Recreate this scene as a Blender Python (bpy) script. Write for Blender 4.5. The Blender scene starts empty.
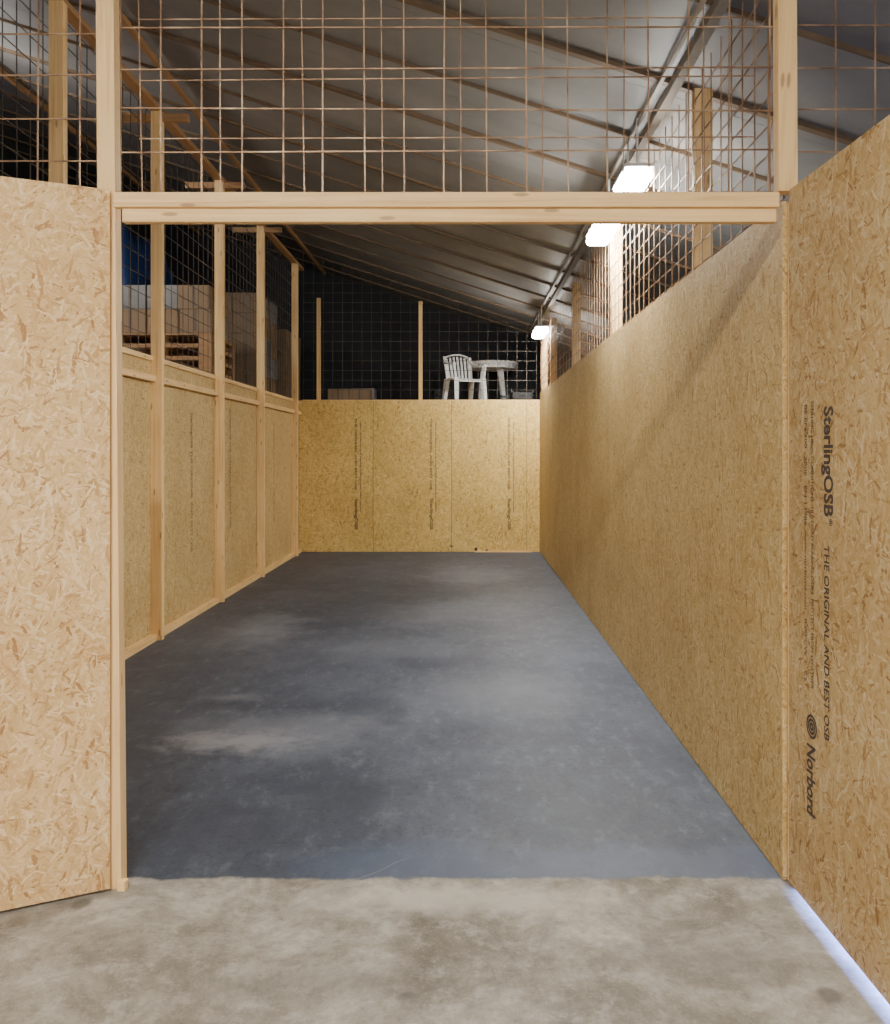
import bpy, bmesh, math, random
from mathutils import Vector, Matrix
random.seed(7)
S=bpy.context.scene
H=1.53; F=850.0
XR=1.13; XL=-2.51; YB=13.0; YF=3.0
def ceilz(x): return 3.92-0.32*x

# ---------------- node helpers ----------------
def newmat(name):
    m=bpy.data.materials.new(name); m.use_nodes=True
    nt=m.node_tree; b=nt.nodes['Principled BSDF']
    return m,nt,b
class N:
    def __init__(s,nt): s.nt=nt
    def add(s,t,**k):
        n=s.nt.nodes.new(t)
        for a,v in k.items(): setattr(n,a,v)
        return n
    def put(s,sock,v):
        if isinstance(v,bpy.types.NodeSocket): s.nt.links.new(v,sock)
        else: sock.default_value=v
    def math(s,op,a,b=None,c=None,clamp=False):
        n=s.add('ShaderNodeMath',operation=op,use_clamp=clamp)
        s.put(n.inputs[0],a)
        if b is not None: s.put(n.inputs[1],b)
        if c is not None: s.put(n.inputs[2],c)
        return n.outputs[0]
    def vmul(s,a,v):
        n=s.add('ShaderNodeVectorMath',operation='MULTIPLY'); s.put(n.inputs[0],a); s.put(n.inputs[1],v); return n.outputs[0]
    def vadd(s,a,v):
        n=s.add('ShaderNodeVectorMath',operation='ADD'); s.put(n.inputs[0],a); s.put(n.inputs[1],v); return n.outputs[0]
    def noise(s,vec,scale,detail=3,rough=.5,dist=0):
        n=s.add('ShaderNodeTexNoise'); s.put(n.inputs['Vector'],vec)
        n.inputs['Scale'].default_value=scale; n.inputs['Detail'].default_value=detail
        n.inputs['Roughness'].default_value=rough; n.inputs['Distortion'].default_value=dist
        return n.outputs['Fac']
    def mix(s,f,a,b,bt='MIX'):
        n=s.add('ShaderNodeMix',data_type='RGBA',blend_type=bt); n.clamp_factor=True
        s.put(n.inputs[0],f); s.put(n.inputs[6],a); s.put(n.inputs[7],b); return n.outputs[2]
    def fmix(s,f,a,b):
        n=s.add('ShaderNodeMix',data_type='FLOAT'); s.put(n.inputs[0],f); s.put(n.inputs[2],a); s.put(n.inputs[3],b); return n.outputs[0]
    def step(s,v,a,b):
        n=s.add('ShaderNodeMapRange',interpolation_type='SMOOTHSTEP'); s.put(n.inputs[0],v)
        n.inputs[1].default_value=a; n.inputs[2].default_value=b; return n.outputs[0]
    def ramp(s,f,stops,interp='LINEAR'):
        n=s.add('ShaderNodeValToRGB'); s.put(n.inputs[0],f); cr=n.color_ramp; cr.interpolation=interp
        while len(cr.elements)<len(stops): cr.elements.new(.5)
        for e,(p,c) in zip(cr.elements,stops): e.position=p; e.color=(*c,1)
        return n.outputs[0]
    def bump(s,h,st,dist=.002):
        n=s.add('ShaderNodeBump'); n.inputs['Strength'].default_value=st; n.inputs['Distance'].default_value=dist
        s.put(n.inputs['Height'],h); return n.outputs[0]

def osb(name,tint=(1,1,1),contrast=1.0,sc=1.2):
    m,nt,b=newmat(name); n=N(nt)
    uv=n.add('ShaderNodeUVMap').outputs[0]
    nz=n.add('ShaderNodeTexNoise'); n.put(nz.inputs['Vector'],uv); nz.inputs['Scale'].default_value=18; nz.inputs['Detail'].default_value=3
    d=n.vmul(n.vadd(nz.outputs['Color'],(-.5,-.5,-.5)),(.022,.022,0))
    uvd=n.vadd(uv,d)
    best=None; tone=None; grain=None
    for i,(th,sl,sw) in enumerate([(8,13,80),(-38,16,90),(52,17,105),(-12,11,68),(28,19,120),(85,19,90),(-68,21,120)]):
        r=n.add('ShaderNodeVectorRotate',rotation_type='Z_AXIS'); n.put(r.inputs['Vector'],uvd); r.inputs['Angle'].default_value=math.radians(th)
        v=n.vadd(n.vmul(r.outputs[0],(sl*sc,sw*sc,1)),(i*7.3,i*3.1,0))
        vo=n.add('ShaderNodeTexVoronoi',voronoi_dimensions='2D'); n.put(vo.inputs['Vector'],v); vo.inputs['Scale'].default_value=1
        sp=n.add('ShaderNodeSeparateColor'); n.put(sp.inputs[0],vo.outputs['Color'])
        pr=n.math('SUBTRACT',sp.outputs[0],n.math('MULTIPLY',vo.outputs['Distance'],.35))
        if best is None: best,tone,grain=pr,sp.outputs[1],sp.outputs[2]
        else:
            mk=n.math('GREATER_THAN',pr,best)
            tone=n.fmix(mk,tone,sp.outputs[1]); grain=n.fmix(mk,grain,sp.outputs[2])
            best=n.math('MAXIMUM',best,pr)
    fine=n.noise(n.vmul(uvd,(60,420,1)),1,2)
    t=n.math('ADD',tone,n.math('MULTIPLY',n.math('SUBTRACT',fine,.5),.35),clamp=True)
    k=contrast
    def c(r,g,bb):
        base=(.76,.54,.26)
        return tuple(max(.01,min(.95,(base[j]+(v-base[j])*k)*tint[j])) for j,v in enumerate((r,g,bb)))
    col=n.ramp(t,[(0,c(.38,.19,.065)),(.07,c(.56,.34,.13)),(.20,c(.69,.47,.21)),(.5,c(.76,.54,.26)),(.78,c(.82,.61,.33)),(1,c(.91,.76,.49))])
    big=n.noise(uv,1.3,3)
    col=n.mix(n.step(big,.35,.7),col,n.mix(1.0,col,(.88,.85,.80,1),'MULTIPLY'))
    edge=n.step(best,.55,.30)
    col=n.mix(n.math('MULTIPLY',edge,.4*k),col,(.38*tint[0],.22*tint[1],.08*tint[2],1))
    n.put(b.inputs['Base Color'],col); b.inputs['Roughness'].default_value=.62
    b.inputs['Specular IOR Level'].default_value=.25
    n.put(b.inputs['Normal'],n.bump(n.math('ADD',n.math('MULTIPLY',grain,.6),n.math('MULTIPLY',best,.8)),.40,.0015))
    return m

def timber(name,a,bc,rough=.6):
    m,nt,b=newmat(name); n=N(nt)
    uv=n.add('ShaderNodeUVMap').outputs[0]
    g=n.noise(n.vmul(uv,(1.2,38,1)),1,5,.6,.8)
    big=n.noise(uv,2.5,2)
    col=n.ramp(n.math('ADD',n.math('MULTIPLY',g,.75),n.math('MULTIPLY',big,.3)),[(.3,bc),(.52,a),(.75,tuple(min(1,x*1.2) for x in a))])
    vo=n.add('ShaderNodeTexVoronoi',voronoi_dimensions='2D'); n.put(vo.inputs['Vector'],n.vmul(uv,(2.2,9,1))); vo.inputs['Scale'].default_value=1
    knot=n.step(vo.outputs['Distance'],.08,.04)
    col=n.mix(n.math('MULTIPLY',knot,.6),col,(.20,.09,.04,1))
    n.put(b.inputs['Base Color'],col); b.inputs['Roughness'].default_value=rough
    n.put(b.inputs['Normal'],n.bump(g,.25,.002))
    return m

def simple(name,col,rough=.6,metal=0,var=.2,scale=12,spec=.5):
    m,nt,b=newmat(name); n=N(nt)
    oc=n.add('ShaderNodeTexCoord').outputs['Object']
    f=n.noise(oc,scale,4)
    c2=n.mix(f,tuple(x*(1-var) for x in col)+(1,),tuple(min(1,x*(1+var)) for x in col)+(1,))
    n.put(b.inputs['Base Color'],c2); b.inputs['Roughness'].default_value=rough; b.inputs['Metallic'].default_value=metal
    b.inputs['Specular IOR Level'].default_value=spec
    return m

M={}
M['osb_near']=osb('osb_near',(.97,.90,.84),.9,1.15)
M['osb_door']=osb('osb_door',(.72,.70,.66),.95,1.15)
M['osb_room']=osb('osb_room',(.80,.79,.68),.85,1.15)
M['osb_back']=osb('osb_back',(1.0,.97,.64),.9,1.0)
M['wood']=timber('pine_timber',(.84,.56,.25),(.60,.34,.12))
M['wood_dk']=timber('aged_pine',(.36,.20,.085),(.24,.13,.055))
M['ceil_rib']=simple('ceiling_batten',(.14,.09,.05),.6,var=.35,scale=4)
M['steel']=simple('galvanised_purlin',(.28,.24,.19),.5,.2)
M['dark']=simple('dark_cladding',(.022,.024,.028),.85)
M['plastic']=simple('white_plastic',(.85,.85,.83),.4,var=.05)
M['carton']=simple('cardboard',(.27,.18,.105),.8,var=.2,scale=3)
M['tape']=simple('parcel_tape',(.15,.11,.075),.4)
M['grey']=simple('shrink_wrap_grey',(.22,.21,.20),.35,var=.4,scale=6)
M['blue']=simple('blue_tarpaulin',(.02,.06,.22),.45,var=.4,scale=5)
M['black']=simple('black_plastic',(.02,.02,.022),.5)
M['ink']=simple('stencil_ink',(.075,.055,.045),.7,var=.4,scale=60)
M['ink_faint']=simple('stencil_ink_faint',(.17,.10,.04),.7,var=.6,scale=40)
M['housing']=simple('lamp_housing',(.7,.7,.7),.4,var=.03)
m,nt,b=newmat('rusty_wire'); n=N(nt); oc=n.add('ShaderNodeTexCoord').outputs['Object']
n.put(b.inputs['Base Color'],n.ramp(n.noise(oc,9,4),[(.35,(.16,.085,.045)),(.55,(.33,.20,.11)),(.75,(.50,.37,.24))]))
b.inputs['Roughness'].default_value=.5; b.inputs['Metallic'].default_value=.35; M['wire']=m
m,nt,b=newmat('galv_wire'); n=N(nt); oc=n.add('ShaderNodeTexCoord').outputs['Object']
n.put(b.inputs['Base Color'],n.ramp(n.noise(oc,7,4),[(.35,(.06,.045,.035)),(.7,(.13,.11,.09))]))
b.inputs['Roughness'].default_value=.5; b.inputs['Metallic'].default_value=.5; M['wire2']=m
m,nt,b=newmat('lamp_diffuser'); b.inputs['Emission Color'].default_value=(1,.98,.93,1); b.inputs['Emission Strength'].default_value=170
n=N(nt); oc=n.add('ShaderNodeTexCoord').outputs['Object']; n.put(b.inputs['Base Color'],n.mix(n.noise(oc,3),(.85,.85,.85,1),(.95,.95,.95,1))); M['lamp']=m
m,nt,b=newmat('ceiling_sheet'); n=N(nt); oc=n.add('ShaderNodeTexCoord').outputs['Object']
f=n.noise(n.vmul(oc,(.6,1,1)),1.4,5,.6)
n.put(b.inputs['Base Color'],n.ramp(f,[(.3,(.15,.15,.148)),(.55,(.21,.208,.202)),(.75,(.28,.275,.265))]))
b.inputs['Roughness'].default_value=.5; M['ceil']=m
# floor
m,nt,b=newmat('floor_concrete_paint'); n=N(nt); oc=n.add('ShaderNodeTexCoord').outputs['Object']
sp=n.add('ShaderNodeSeparateXYZ'); n.put(sp.inputs[0],oc); X,Y=sp.outputs[0],sp.outputs[1]
edge=n.math('ADD',Y,n.math('MULTIPLY',n.math('SUBTRACT',n.noise(oc,5,6,.65),.5),.13))
mask=n.step(edge,3.035,3.065)
n1=n.noise(oc,.9,9,.68,.5); n2=n.noise(n.vmul(oc,(1,.6,1)),4.5,9,.75,.6); n3=n.noise(oc,38,5,.7); n4=n.noise(n.vmul(oc,(1,.45,1)),14,6,.7)
paint=n.ramp(n1,[(.32,(.030,.040,.064)),(.5,(.050,.063,.092)),(.68,(.083,.098,.132))])
paint=n.mix(n.math('MULTIPLY',n.step(n2,.52,.70),.55),paint,(.125,.142,.178,1))
paint=n.mix(n.math('MULTIPLY',n.step(n4,.52,.72),.6),paint,(.135,.152,.188,1))
paint=n.mix(n.math('MULTIPLY',n.step(n4,.47,.28),.6),paint,(.020,.027,.045,1))
paint=n.mix(n.math('MULTIPLY',n.step(n3,.5,.68),.5),paint,(.018,.023,.034,1))
def blob(cx,cy,rx,ry,amt,col,paint,ns=3.0):
    dx=n.math('DIVIDE',n.math('SUBTRACT',X,cx),rx); dy=n.math('DIVIDE',n.math('SUBTRACT',Y,cy),ry)
    r=n.math('ADD',n.math('MULTIPLY',dx,dx),n.math('MULTIPLY',dy,dy))
    r=n.math('ADD',n.math('SQRT',r),n.math('MULTIPLY',n.math('SUBTRACT',n.noise(oc,ns,8,.72),.5),2.0))
    return n.mix(n.math('MULTIPLY',n.step(r,1.05,.1),amt),paint,(*col,1))
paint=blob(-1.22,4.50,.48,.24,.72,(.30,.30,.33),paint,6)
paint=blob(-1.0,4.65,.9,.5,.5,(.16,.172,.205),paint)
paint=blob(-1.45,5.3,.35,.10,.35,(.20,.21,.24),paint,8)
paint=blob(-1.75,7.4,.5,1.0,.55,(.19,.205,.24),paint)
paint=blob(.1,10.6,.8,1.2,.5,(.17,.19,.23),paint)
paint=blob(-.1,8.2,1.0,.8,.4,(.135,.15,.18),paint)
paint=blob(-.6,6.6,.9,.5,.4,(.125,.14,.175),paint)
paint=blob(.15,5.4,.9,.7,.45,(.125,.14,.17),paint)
paint=blob(-.95,3.45,.5,.5,.5,(.028,.034,.055),paint)
paint=blob(-.5,3.80,.35,.3,.6,(.03,.038,.058),paint)
band=n.math('MULTIPLY',n.step(n.math('ADD',Y,n.math('MULTIPLY',n.math('SUBTRACT',n.noise(oc,2.5,7,.65),.5),.6)),3.36,3.2),n.step(X,-.75,-.4))
paint=n.mix(n.math('MULTIPLY',band,.55),paint,(.080,.105,.165,1))
c1=n.noise(oc,2.1,10,.74,.4); c2=n.noise(oc,26,6,.75); c3=n.noise(oc,110,3,.6); c4=n.noise(oc,9,7,.72)
con=n.ramp(c1,[(.33,(.13,.113,.088)),(.44,(.20,.178,.145)),(.54,(.29,.265,.225)),(.66,(.46,.43,.375))])
con=n.mix(n.math('MULTIPLY',n.step(c4,.49,.66),.5),con,(.45,.425,.375,1))
con=n.mix(n.math('MULTIPLY',n.step(c4,.46,.32),.5),con,(.13,.115,.092,1))
con=n.mix(n.math('MULTIPLY',n.step(c2,.50,.70),.42),con,(.11,.095,.075,1))
con=n.mix(n.math('MULTIPLY',n.step(c3,.54,.72),.28),con,(.50,.47,.42,1))
con=blob(.0,2.90,.8,.13,.7,(.46,.435,.385),con,6)
con=blob(-.35,2.45,.5,.12,.45,(.11,.095,.078),con,5)
con=blob(.75,2.55,.4,.15,.45,(.12,.105,.088),con,5)
vo=n.add('ShaderNodeTexVoronoi'); n.put(vo.inputs['Vector'],oc); vo.inputs['Scale'].default_value=2.6
spd=n.math('ADD',vo.outputs['Distance'],n.math('MULTIPLY',n.math('SUBTRACT',n.noise(oc,16,5),.5),.12))
con=n.mix(n.math('MULTIPLY',n.step(spd,.13,.05),.65),con,(.07,.06,.052,1))
cd=n.math('ABSOLUTE',n.math('ADD',n.math('SUBTRACT',Y,n.math('MULTIPLY_ADD',X,.95,3.41)),n.math('MULTIPLY',n.math('SUBTRACT',n.noise(oc,8,4),.5),.05)))
col=n.mix(mask,con,paint)
crack=n.math('MULTIPLY',n.step(cd,.008,.002),n.math('MULTIPLY',n.step(Y,3.25,3.15),n.step(Y,2.6,2.75)))
col=n.mix(n.math('MULTIPLY',crack,.4),col,(.22,.21,.20,1))
n.put(b.inputs['Base Color'],col)
n.put(b.inputs['Roughness'],n.fmix(mask,.75,n.math('MULTIPLY_ADD',n2,.35,.36))); b.inputs['Specular IOR Level'].default_value=.4
n.put(b.inputs['Normal'],n.bump(n.math('ADD',c2,n.math('ADD',n4,n.math('MULTIPLY',n1,2))),.32,.003)); M['floor']=m

# ---------------- geometry helpers ----------------
class B:
    def __init__(s,mats): s.bm=bmesh.new(); s.uv=s.bm.loops.layers.uv.new('UVMap'); s.mats=mats
    def box(s,lo,hi,mat=0,xf=None,bev=0):
        lo=Vector(lo); hi=Vector(hi)
        tmp=bmesh.new(); r=bmesh.ops.create_cube(tmp,size=1)
        c=(lo+hi)/2; d=hi-lo
        for v in tmp.verts: v.co=Vector((c[i]+v.co[i]*d[i] for i in range(3)))
        if bev: bmesh.ops.bevel(tmp,geom=tmp.edges[:],offset=bev,segments=2,affect='EDGES',profile=.5)
        off=Vector((random.uniform(0,30),random.uniform(0,30)))
        L=max(range(3),key=lambda i:d[i])
        tmp.normal_update(); mp={}
        for v in tmp.verts: mp[v]=s.bm.verts.new(xf@v.co if xf else v.co)
        for f in tmp.faces:
            nf=s.bm.faces.new([mp[v] for v in f.verts]); nf.material_index=s.mats.index(mat) if isinstance(mat,str) else mat
            a=max(range(3),key=lambda i:abs(f.normal[i])); ax=[i for i in range(3) if i!=a]
            if L in ax: ax=[L]+[i for i in ax if i!=L]
            for l0,l1 in zip(f.loops,nf.loops): l1[s.uv].uv=(l0.vert.co[ax[0]]+off.x,l0.vert.co[ax[1]]+off.y+a*3)
        tmp.free()
    def strut(s,p,q,w,t,mat=0,w2=None,t2=None,up=(0,0,1)):
        p=Vector(p); q=Vector(q); z=(q-p).normalized(); x=Vector(up).cross(z)
        if x.length<1e-3: x=Vector((1,0,0))
        x.normalize(); y=z.cross(x); w2=w2 or w; t2=t2 or t
        vs=[]
        for c,a,bb in((p,w,t),(q,w2,t2)):
            for sx,sy in((-1,-1),(1,-1),(1,1),(-1,1)): vs.append(s.bm.verts.new(c+x*sx*a/2+y*sy*bb/2))
        mi=s.mats.index(mat) if isinstance(mat,str) else mat
        o=random.uniform(0,20); ln=(q-p).length
        for k,idx in enumerate([(3,2,1,0),(4,5,6,7),(0,1,5,4),(1,2,6,5),(2,3,7,6),(3,0,4,7)]):
            f=s.bm.faces.new([vs[i] for i in idx]); f.material_index=mi
            for j,l in enumerate(f.loops): l[s.uv].uv=(o+(ln if idx[j]>3 else 0),o+(w if j%2 else 0)+k)
    def done(s,name,parent=None,smooth=False):
        me=bpy.data.meshes.new(name); s.bm.normal_update(); s.bm.to_mesh(me); s.bm.free()
        for k in s.mats: me.materials.append(M[k])
        if smooth:
            for p in me.polygons: p.use_smooth=True
        o=bpy.data.objects.new(name,me); S.collection.objects.link(o)
        if parent: o.parent=parent
        return o
def empty(name,loc=(0,0,0)):
    e=bpy.data.objects.new(name,None); e.location=loc; S.collection.objects.link(e); return e

def text(body,parent,name,origin,xd,yd,size,ys=1.0,mat='ink',length=None,bold=.012):
    cu=bpy.data.curves.new(name,'FONT'); cu.body=body; cu.size=size; cu.offset=size*bold
    cu.resolution_u=3
    o=bpy.data.objects.new(name+'_tmp',cu); S.collection.objects.link(o)
    bpy.context.view_layer.update()
    dg=bpy.context.evaluated_depsgraph_get()
    me=bpy.data.meshes.new_from_object(o.evaluated_get(dg)); bpy.data.objects.remove(o)
    me.name=name; me.materials.clear(); me.materials.append(M[mat])
    xs=[v.co.x for v in me.vertices]; w=max(xs)
    k=(length/w) if length else 1
    xd=Vector(xd).normalized(); yd=Vector(yd).normalized(); zd=xd.cross(yd)
    for v in me.vertices:
        v.co=Vector(origin)+xd*v.co.x*k+yd*v.co.y*ys
    ob=bpy.data.objects.new(name,me); S.collection.objects.link(ob); ob.parent=parent
    return ob

# ---------------- floor ----------------
g=B(['floor']); g.box((-7,-4,-.12),(4.5,15.1,0)); g.done('floor')

# ---------------- ceiling ----------------
ce=empty('ceiling')
g=B(['ceil'])
for i in range(20):
    y0=-4+i*.98; y1=min(15.15,y0+.976)
    for (xa,xb) in((-7,-3.2),(-3.195,1.08),(1.085,4.5)):
        bm=g.bm; vs=[bm.verts.new(p) for p in((xa,y0,ceilz(xa)),(xb,y0,ceilz(xb)),(xb,y1,ceilz(xb)),(xa,y1,ceilz(xa)),(xa,y0,ceilz(xa)+.05),(xb,y0,ceilz(xb)+.05),(xb,y1,ceilz(xb)+.05),(xa,y1,ceilz(xa)+.05))]
        for idx in[(3,2,1,0),(4,5,6,7),(0,1,5,4),(1,2,6,5),(2,3,7,6),(3,0,4,7)]: bm.faces.new([vs[i2] for i2 in idx])
g.done('roof_sheets',ce)
g=B(['ceil']); bm=g.bm
vs=[bm.verts.new(p) for p in((-7,-4,ceilz(-7)+.06),(4.5,-4,ceilz(4.5)+.06),(4.5,15.15,ceilz(4.5)+.06),(-7,15.15,ceilz(-7)+.06))]
bm.faces.new(vs); g.done('roof_deck',ce)
g=B(['ceil_rib'])
y=4.66-.82*4; k=0
while y<15:
    w=.05 if k%2==0 else .018
    g.strut((-6.95,y,ceilz(-6.95)-.012),(4.4,y,ceilz(4.4)-.012),w,.024,0,up=(0,0,1)); y+=.82; k+=1
g.done('roof_battens',ce)
g=B(['steel','wood_dk'])
for x in(-4.7,-2.49): g.box((x-.018,-3.9,ceilz(x)-.07),(x+.018,15.0,ceilz(x)-.02),'wood_dk')
g.box((XR-.025,-3.9,ceilz(XR)-.07),(XR+.025,15.0,ceilz(XR)-.02),'steel')
g.box((XR-.09,-3.9,ceilz(XR)-.04),(XR-.07,15.0,ceilz(XR)-.02),'steel')
g.done('roof_purlins',ce)

# ---------------- outer building shell ----------------
g=B(['dark']); g.box((-7,15.1,0),(4.5,15.25,6.4)); g.done('wall_rear_building')
g=B(['dark']); g.box((-7.15,-4,0),(-7,15.25,6.4)); g.done('wall_left_building')
g=B(['dark']); g.box((4.5,-4,0),(4.65,15.25,3.0)); g.done('wall_right_building')

# ---------------- right wall ----------------
wr=empty('wall_right')
g=B(['osb_room']); y=3.035
while y<YB-.05:
    y1=min(YB,y+1.22); g.box((XR,y,.004),(XR+.018,y1-.003,2.43+random.uniform(-.004,.004))); y=y1
g.done('osb_boards',wr)
g=B(['wood']) 
for y in(3.06,4.3,5.5,6.75,7.97,9.19,10.4,11.6,12.93): 
    top=3.36 if y in(4.3,6.75,9.19,11.6,12.93) else 2.40
    g.box((XR+.02,y-.03,0),(XR+.11,y+.03,top),bev=.003)
g.box((XR+.02,3.0,2.33),(XR+.06,YB,2.42)); g.done('studs',wr)
# ---------------- back wall ----------------
wb=empty('wall_back')
g=B(['osb_back','black']); x=XL-.048
for i,x1 in enumerate((-1.42,-.22,.93,XR)):
    g.box((x+.003,YB,.004),(x1-.003,YB+.018,2.32)); x=x1
g.box((XL,YB+.018,0),(XR,YB+.0195,2.31),'black')
g.done('osb_boards',wb)
g=B(['wood','osb_back','black'])
g.box((XL,YB+.02,2.24),(XR,YB+.07,2.33)); 
for x,t in((-2.27,3.9),(-.70,3.85),(.95,2.3)): g.box((x-.028,YB+.07,0),(x+.028,YB+.13,t))
g.box((.13,YB-.012,.02),(.17,YB,.065),'black'); g.box((.30,YB-.012,.02),(.33,YB,.045),'black'); g.box((-.24,YB-.006,.08),(-.20,YB,.10),'black')
g.box((.13,YB-.03,.0),(1.0,YB-.004,.02),'wood')
g.done('studs',wb)
for i,x in enumerate((-1.70,-.55,.64)):
    text('SterlingOSB',wb,'stencil_title_%d'%(i+1),(x,YB-.0015,.82),(0,0,-1),(1,0,0),.065,1.0,'ink_faint',.48,.03)
    text('THE ORIGINAL AND BEST OSB',wb,'stencil_%d'%(i+1),(x,YB-.0015,2.05),(0,0,-1),(1,0,0),.045,1.0,'ink_faint',1.1,.03)
    text('18mm conditions load bearing OSB/3 protect from weather',wb,'stencil_small_%d'%(i+1),(x+.08,YB-.0015,2.0),(0,0,-1),(1,0,0),.03,1.0,'ink_faint',1.4,.03)
# ---------------- left wall ----------------
wl=empty('wall_left')
g=B(['osb_room']); 
ys=[3.06,5.24,6.93,8.68,10.42,12.6,13.0]
for a,b2 in zip(ys[:-1],ys[1:]): g.box((XL-.068,a+.002,.004),(XL-.05,b2-.002,2.31))
g.done('osb_boards',wl)
g=B(['wood','wood_dk'])
for y in(5.24,6.93,8.68,10.42,12.5): g.box((XL-.05,y-.03,0),(XL+.04,y+.03,4.3),bev=.003)
for a,b2 in zip(ys[:-1],ys[1:]):
    g.box((XL-.05,a+.03,2.10),(XL-.005,b2-.03,2.15)); g.box((XL-.05,a+.03,0),(XL+.0,b2-.03,.05)); g.box((XL-.05,a+.03,2.27),(XL-.03,b2-.03,2.31))
g.box((XL-.05,3.06,4.30),(XL+.03,13.0,4.34),'wood_dk')
for y in(6.93,8.68,10.42): g.box((XL-.35,y-.025,4.22),(XL+.25,y+.025,4.28),'wood_dk')
g.done('framing',wl)
for i,(y,z) in enumerate(((7.9,1.9),(9.2,2.0),(11.3,1.9))):
    text('SterlingOSB THE ORIGINAL AND BEST OSB',wl,'stencil_%d'%(i+1),(XL-.0485,y,z),(0,0,-1),(0,1,0),.055,1.5,'ink_faint',1.3,.01)

# ---------------- front wall, posts, header ----------------
wf=empty('wall_front')
g=B(['osb_near','wood'])
g.box((XL-.05,3.035,.004),(-1.31,3.053,2.40),'osb_near')
g.box((XL-.05,2.975,0),(XL+.03,3.03,2.40),'wood'); g.done('osb_boards',wf)
g=B(['wood'])
g.strut((-1.238,3.0,0),(-1.275,3.0,4.25),.062,.05,0,up=(0,1,0))
g.box((1.155,2.97,0),(1.225,3.03,2.42),bev=.003)
g.strut((1.128,3.0,2.445),(1.124,3.0,3.45),.066,.05,0,up=(0,1,0))
g.box((-1.215,2.955,0),(-1.185,2.985,.035),bev=.003)
g.done('posts',wf)
g=B(['wood'])
g.box((-1.233,2.965,2.385),(1.095,2.995,2.438),bev=.004)
g.box((-1.205,2.975,2.335),(1.088,3.01,2.383),bev=.004)
g.box((-.02,2.972,2.345),(.03,2.976,2.352))
g.done('timber_header_beam')

# ---------------- wire mesh panels ----------------
def grid(name,O,U,V,lu,lv,su,sv,r,mat,topfn=None,jit=.0,hlist=None):
    g=B([mat]); O=Vector(O);U=Vector(U);V=Vector(V); nrm=U.cross(V)
    k=0;u=0
    while u<=lu+1e-6:
        top=topfn(u) if topfn else lv
        if top>0.02: g.strut(O+U*(u+random.uniform(-jit,jit)),O+U*(u+random.uniform(-jit,jit))+V*top,r,r,0,up=nrm)
        u+=su
    v=.01
    while v<=lv:
        u1=lu
        if topfn:
            u1=0
            while u1<lu and topfn(u1)>=v: u1+=.02
            if u1<.05: v+=sv; continue
        segs=max(1,int(u1/1.5))
        pts=[O+U*(u1*i/segs)+V*(v+random.uniform(-jit,jit)) +nrm*(r*.9) for i in range(segs+1)]
        for a,b2 in zip(pts[:-1],pts[1:]): g.strut(a,b2,r,r,0,up=nrm)
        v+=sv
    return g
grid('', (XL-.9,3.036,2.41),(1,0,0),(0,0,1),2.1,1.95,.145,.15,.0045,'wire',lambda u:1.85,.006).done('wire_mesh_sheet_1',wf)
grid('', (-1.235,3.036,2.445),(1,0,0),(0,0,1),2.36,1.40,.145,.148,.0048,'wire',lambda u:min(1.4,ceilz(-1.235+u)-2.445-.06),.006).done('wire_mesh_sheet_2',wf)
grid('', (-1.17,3.05,2.44),(1,0,0),(0,0,1),2.2,1.0,.29,.21,.0038,'wire',None,.012).done('wire_mesh_overlap',wf)
grid('', (1.175,3.036,2.44),(1,0,0),(0,0,1),2.0,.85,.145,.15,.0045,'wire',lambda u:max(0,ceilz(1.175+u)-2.44-.06),.004).done('wire_mesh_sheet_3',wf)
grid('', (XR+.012,3.06,2.44),(0,1,0),(0,0,1),9.9,.95,.15,.105,.0048,'wire',None,.004).done('wire_mesh_sheet',wr)
grid('', (XL-.058,3.06,2.32),(0,1,0),(0,0,1),9.9,1.96,.15,.15,.005,'wire2',None,.004).done('wire_mesh_sheet',wl)
grid('', (XL,YB+.145,2.33),(1,0,0),(0,0,1),3.6,1.9,.15,.15,.005,'wire2',lambda u:max(0,ceilz(XL+u)-2.33-.08),.003).done('wire_mesh_sheet',wb)

# ---------------- doors (OSB leaves) ----------------
def leaf(name,hinge,end,z0,z1,mat,side):
    e=empty(name)
    h=Vector((hinge[0],hinge[1],0)); d=(Vector((end[0],end[1],0))-h); L=d.length; d.normalize()
    nrm=Vector((0,0,1)).cross(d)*side
    xf=Matrix(((d.x,nrm.x,0,h.x),(d.y,nrm.y,0,h.y),(0,0,1,0),(0,0,0,1)))
    g=B([mat,'wood'])
    g.box((0,0,z0),(L,.018,z1),mat,xf)
    for a,b2 in(((.005,.019,z0+.01),(.075,.06,z1-.02)),((L-.08,.019,z0+.01),(L-.005,.06,z1-.02)),((.08,.019,z0+.02),(L-.085,.06,z0+.09)),((.08,.019,z1-.1),(L-.085,.06,z1-.03)),((.08,.019,1.2),(L-.085,.06,1.27))): g.box(a,b2,'wood',xf)
    o=g.done('leaf_panel',e)
    return e,h,d
leaf('door_1',(-1.238,2.955),(-2.30,2.44),.012,2.442,'osb_near',-1)
e2,h2,d2=leaf('door_2',(1.134,2.985),(1.172,1.78),.022,2.45,'osb_door',1)
def dp(t,z): 
    p=h2+d2*t; nn=Vector((0,0,-1)).cross(d2); return (p.x+nn.x*.0015,p.y+nn.y*.0015,z)
dn=(0,0,-1)
text('SterlingOSB',e2,'stencil_title',dp(.277,1.675),dn,d2,.078,1.1,'ink',.35,.03)
text('®',e2,'stencil_mark',dp(.31,1.32),dn,d2,.03,1.1)
text('THE ORIGINAL AND BEST OSB',e2,'stencil_tagline',dp(.277,1.235),dn,d2,.045,1.1,'ink',.62,.012)
text('STERLING 18mm CONDITIONS  18.0 LOAD BEARING OSB/3  PROTECT FROM WEATHER',e2,'stencil_line_1',dp(.18,1.70),dn,d2,.026,1.1,'ink',.95,0)
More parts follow.
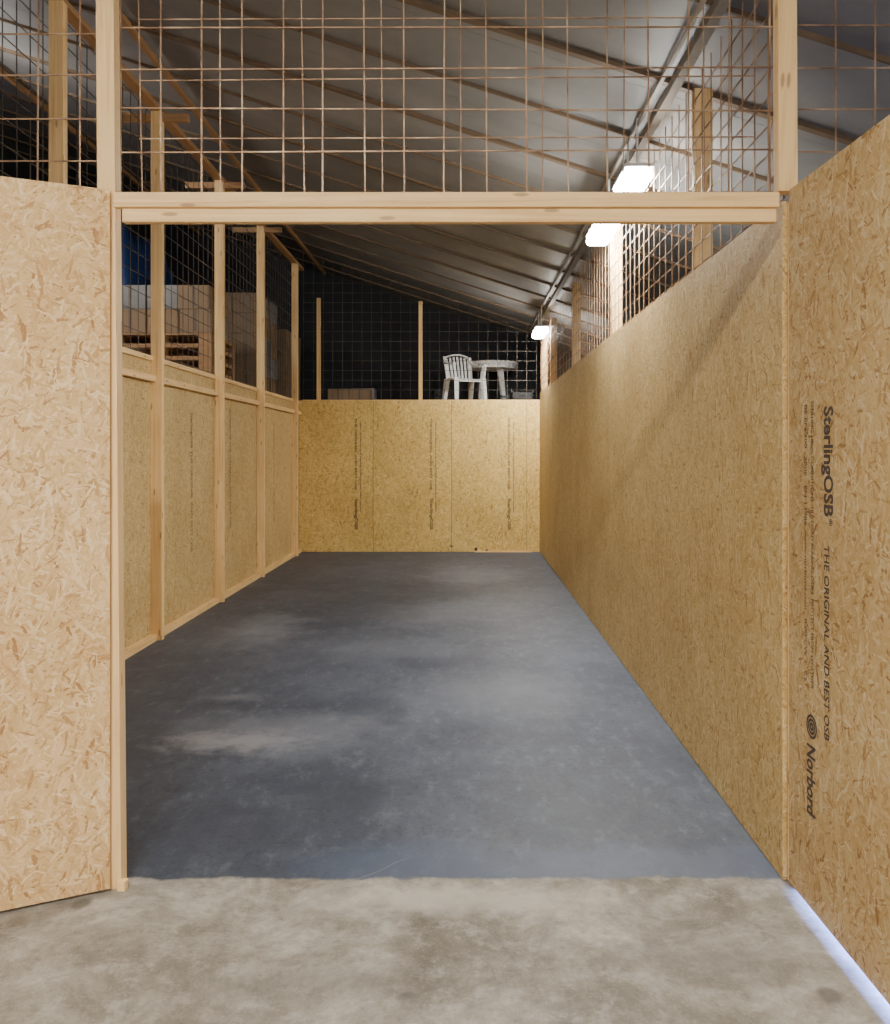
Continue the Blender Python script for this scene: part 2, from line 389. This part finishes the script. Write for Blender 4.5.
text('BS EN 300 : 2006   EN 13986  www.norbord.com   0.00/CW 1  CE',e2,'stencil_line_2',dp(.13,1.69),dn,d2,.026,1.1,'ink',.93,0)
text('Norbord',e2,'stencil_logo',dp(.152,.565),dn,d2,.078,1.1,'ink',.235,.03)
g=B(['ink'])
for j in range(3):
    c=Vector(dp(.185,.625)); R=.040-j*.013
    for i in range(20):
        a0=i/20*2*math.pi; a1=(i+1)/20*2*math.pi; r2=R-.009
        pts=[c+d2*math.cos(a)*r*1.0+Vector((0,0,1))*math.sin(a)*r for a,r in((a0,R),(a1,R),(a1,r2),(a0,r2))]
        g.bm.faces.new([g.bm.verts.new(p) for p in pts])
g.done('stencil_globe',e2)

# ---------------- mezzanine decks ----------------
g=B(['wood_dk'])
g.box((-6.9,3.2,2.12),(XL-.08,15.05,2.2)); g.box((XL-.07,YB+.16,2.2),(XR+.0,15.05,2.28))
for x,y in((-6.8,3.3),(-6.8,9),(-6.8,14.9),(-2.75,14.9),(.9,14.9),(-4.6,3.3),(-4.6,9),(-4.6,14.9)): g.box((x-.05,y-.05,0),(x+.05,y+.05,2.12 if x<-2.6 else 2.2))
g.box((-.05,14.85,0),(.05,14.95,2.2))
g.done('mezzanine_floor')

# ---------------- storage goods ----------------
def pallet(g,x,y,z):
    for i in range(7): g.box((x,y+i*.155,z+.122),(x+1.2,y+i*.155+.1,z+.144),'wood_dk')
    for i in range(3):
        g.box((x,y+i*.465,z),(x+1.2,y+i*.465+.1,z+.022),'wood_dk')
        for j in range(3): g.box((x+j*.53,y+i*.465,z+.022),(x+j*.53+.14,y+i*.465+.1,z+.1),'wood_dk')
    for j in range(3): g.box((x+j*.53,y,z+.1),(x+j*.53+.14,y+1.03,z+.122),'wood_dk')
def cartons(g,x,y,z,nx,ny,nz,s,mats):
    for i in range(nx):
        for j in range(ny):
            for k in range(nz):
                jx=random.uniform(-.01,.01); w=s*.97
                a=(x+i*s+jx,y+j*s,z+k*s*.75); b2=(x+i*s+w+jx,y+j*s+w,z+k*s*.75+s*.745)
                g.box(a,b2,random.choice(mats),bev=.008)
                g.box((a[0]+w*.45,a[1]-.001,a[2]+.02),(a[0]+w*.55,b2[1]+.001,b2[2]+.001),'tape')
                g.box((b2[0]-.001,a[1]+w*.45,a[2]+.04),(b2[0]+.001,a[1]+w*.55,b2[2]-.01),'tape')
MM=['wood_dk','carton','tape','grey']
g=B(MM)
for k in range(5): pallet(g,-4.2,10.0,2.2+k*.146)
g.done('pallet_stack')
g=B(MM); cartons(g,-4.15,10.03,2.2+5*.146+.004,3,2,1,.38,['grey','carton','carton']); cartons(g,-4.15,10.03,2.2+5*.146+.004+.285,3,2,1,.38,['grey','grey','carton']); g.done('carton_stack')
g=B(MM); pallet(g,-4.05,11.9,2.2); cartons(g,-4.03,11.92,2.345,3,3,5,.38,['carton','carton','grey']); g.done('carton_stack')
g=B(MM); pallet(g,-4.0,13.5,2.2); cartons(g,-3.98,13.52,2.345,3,3,4,.38,['carton','carton','grey']); g.done('carton_stack')
g=B(MM); pallet(g,-4.4,7.6,2.2); cartons(g,-4.38,7.62,2.345,2,3,3,.38,['carton','grey']); g.done('carton_stack')
def tarp(name,x,y,w,d,h,z):
    g=B(['blue']); nx,ny=18,18; vs=[]
    for i in range(nx+1):
        row=[]
        for j in range(ny+1):
            u=i/nx*2-1; v=j/ny*2-1
            rr=max(abs(u),abs(v)); 
            if rr<.62: zz=h*(1+.03*math.sin(i*1.3)*math.cos(j*.9))
            else: zz=h*(1-(rr-.62)/.38)
            cu=max(-.62,min(.62,u))+(.10*(u-max(-.62,min(.62,u)))/.38 if abs(u)>.62 else 0)
            cv=max(-.62,min(.62,v))+(.10*(v-max(-.62,min(.62,v)))/.38 if abs(v)>.62 else 0)
            wob=.03*math.sin(i*2.1+j*1.7)*(1-zz/h/1.1)
            row.append(g.bm.verts.new((x+cu*w/1.3+wob,y+cv*d/1.3+wob,z+max(.0,zz))))
        vs.append(row)
    for i in range(nx):
        for j in range(ny): g.bm.faces.new((vs[i][j],vs[i+1][j],vs[i+1][j+1],vs[i][j+1]))
    return g.done(name,smooth=True)
tarp('tarpaulin_covered_load',-5.3,12.2,1.6,1.9,2.4,2.2)
tarp('tarpaulin_covered_load',-5.6,9.4,1.5,1.8,1.9,2.2)

def chair(name,loc,rot):
    e=empty(name,loc); e.rotation_euler=(0,0,rot)
    g=B(['plastic']); bm=g.bm
    N1=8; top=[];bot=[]
    for i in range(N1+1):
        rt=[];rb=[]
        for j in range(N1+1):
            u=i/N1*2-1; v=j/N1*2-1
            hw=.23-.02*v
            z=.43-.025*(1-u*u)*(1-v*v)-.02*v*(-1) - (.03 if v<-.95 else 0)
            rt.append(bm.verts.new((u*hw,v*.22,z))); rb.append(bm.verts.new((u*hw,v*.22,z-.02)))
        top.append(rt);bot.append(rb)
    for i in range(N1):
        for j in range(N1):
            bm.faces.new((top[i][j],top[i+1][j],top[i+1][j+1],top[i][j+1])); bm.faces.new((bot[i][j],bot[i][j+1],bot[i+1][j+1],bot[i+1][j]))
    for i in range(N1):
        bm.faces.new((top[i][0],bot[i][0],bot[i+1][0],top[i+1][0])); bm.faces.new((top[i][N1],top[i+1][N1],bot[i+1][N1],bot[i][N1]))
        bm.faces.new((top[0][i],top[0][i+1],bot[0][i+1],bot[0][i])); bm.faces.new((top[N1][i],bot[N1][i],bot[N1][i+1],top[N1][i+1]))
    g.done('seat',e)
    g=B(['plastic'])
    for sx in(-1,1):
        g.strut((sx*.25,-.24,0),(sx*.23,-.19,.42),.055,.045,0,.075,.06)
        g.strut((sx*.24,.30,0),(sx*.22,.20,.42),.055,.045,0,.075,.06)
        g.strut((sx*.23,-.19,.41),(sx*.27,-.17,.64),.06,.03,0,.05,.03)
    g.done('legs',e)
    g=B(['plastic'])
    for sx in(-1,1):
        pts=[(sx*.27,-.20,.635),(sx*.285,-.08,.655),(sx*.28,.08,.66),(sx*.25,.22,.69),(sx*.21,.27,.74)]
        for a,b2 in zip(pts[:-1],pts[1:]): g.strut(a,b2,.055,.025,0)
    g.done('arms',e)
    g=B(['plastic'])
    for k in range(7):
        x=(k-3)*.062
        g.strut((x*.95,.20,.42),(x*1.05,.30,.80-.004*(k-3)**2),.036,.014,0,up=(0,1,0))
    prev=None
    for k in range(9):
        x=(k-4)*.055; p=(x,.305,.835-.0035*(k-4)**2)
        if prev: g.strut(prev,p,.02,.07,0,up=(0,1,0))
        prev=p
    for sx in(-1,1): g.strut((sx*.21,.20,.41),(sx*.225,.30,.80),.045,.022,0,up=(0,1,0))
    g.done('backrest',e)
chair('plastic_armchair',(-.02,13.62,2.28),math.radians(25))
e=empty('plastic_garden_table',(.44,14.45,2.28))
g=B(['plastic']); bmesh.ops.create_cone(g.bm,cap_ends=True,segments=28,radius1=.44,radius2=.45,depth=.05,matrix=Matrix.Translation((0,0,.74)))
bmesh.ops.create_cone(g.bm,cap_ends=True,segments=28,radius1=.41,radius2=.42,depth=.07,matrix=Matrix.Translation((0,0,.69))); g.done('table_top',e)
g=B(['plastic'])
for a in range(4):
    t=math.pi/4+a*math.pi/2; g.strut((math.cos(t)*.30,math.sin(t)*.30,0),(math.cos(t)*.20,math.sin(t)*.20,.66),.04,.04,0,.07,.06)
g.done('table_legs',e)
g=B(MM); cartons(g,-2.2,13.5,2.28,2,1,1,.34,['carton']); g.done('cardboard_box')
g=B(MM); cartons(g,-1.95,14.2,2.28,1,1,1,.42,['grey']); g.done('cardboard_box')
def crate(x,y,w,d,h):
    g=B(['black']); z=2.28
    g.box((x,y,z),(x+w,y+d,z+.02))
    for k in range(3):
        zz=z+.02+k*(h-.02)/3
        for (a,b2) in(((x,y),(x+w,y+.015)),((x,y+d-.015),(x+w,y+d)),((x,y),(x+.015,y+d)),((x+w-.015,y),(x+w,y+d))):
            g.box((a[0],a[1],zz),(b2[0],b2[1],zz+(h-.02)/3-.018))
    for cx in(x,x+w-.025):
        for cy in(y,y+d-.025): g.box((cx,cy,z),(cx+.025,cy+.025,z+h))
    g.done('storage_crate')
crate(.72,13.5,.36,.3,.22); crate(-.55,14.1,.4,.35,.3); crate(.55,13.45,.14,.2,.16)

# ---------------- light fixtures ----------------
def fixture(x,y,z,L=.9,w=.15,power=30,col=(1,.95,.86),along='Y'):
    e=empty('fluorescent_light_fixture',(x,y,z))
    if along=='X': e.rotation_euler=(0,0,math.pi/2)
    g=B(['housing']); g.box((-w/2,-L/2,.025),(w/2,L/2,.05),bev=.008)
    for yy in(-L/3,L/3):
        xx=x-yy if along=='X' else x
        g.box((-.006,yy-.006,.05),(.006,yy+.006,ceilz(xx)-z-.02))
    g.done('housing',e)
    g=B(['lamp']); g.box((-w/2+.004,-L/2+.01,-.045),(w/2-.004,L/2-.01,.025),bev=.025); g.done('diffuser',e)
    l=bpy.data.lights.new('tube_light','AREA'); l.shape='RECTANGLE'; l.size=w; l.size_y=L; l.energy=power; l.color=col
    lo=bpy.data.objects.new('tube_light',l); S.collection.objects.link(lo); lo.parent=e; lo.location=(0,0,-.06)
for y in(5.34,6.45,12.0): fixture(1.045,y,3.22,.46 if y<6 else .72,.18,36,(1,.96,.84))
fixture(-1.2,-.9,3.75,1.5,.16,225,(1,.91,.75),'X')
fixture(.6,-2.6,3.35,1.5,.16,85,(1,.91,.75),'X')
fixture(-5.0,7.3,5.0,1.2,.16,40,(1,.96,.9),'Y')  # added lamp, kept out of view, to brighten the goods behind the left wall

# daylight leaking from the neighbouring bay under the open leaf
l=bpy.data.lights.new('daylight_gap','AREA'); l.shape='RECTANGLE'; l.size=1.5; l.size_y=.12; l.energy=150; l.color=(.20,.32,1)
lo=bpy.data.objects.new('daylight_gap',l); S.collection.objects.link(lo)
lo.location=(1.46,2.3,.19)
d=(Vector((1.15,2.3,.0))-lo.location).normalized(); zz=-d; xx=Vector((0,1,0)); yy=zz.cross(xx)
lo.matrix_world=Matrix.Translation(lo.location)@Matrix((xx,yy,zz)).transposed().to_4x4()

w=bpy.data.worlds.new('world'); S.world=w; w.use_nodes=True
bg=w.node_tree.nodes['Background']; bg.inputs[0].default_value=(.90,.90,1,1); bg.inputs[1].default_value=.34

# ---------------- camera ----------------
c=bpy.data.cameras.new('camera'); co=bpy.data.objects.new('camera',c); S.collection.objects.link(co); S.camera=co
co.location=(0,0,H); co.rotation_euler=(math.radians(90),0,0)
c.sensor_fit='HORIZONTAL'; c.sensor_width=36; c.lens=F/890*36
c.shift_x=-21/890; c.shift_y=-60/890; c.clip_start=.05
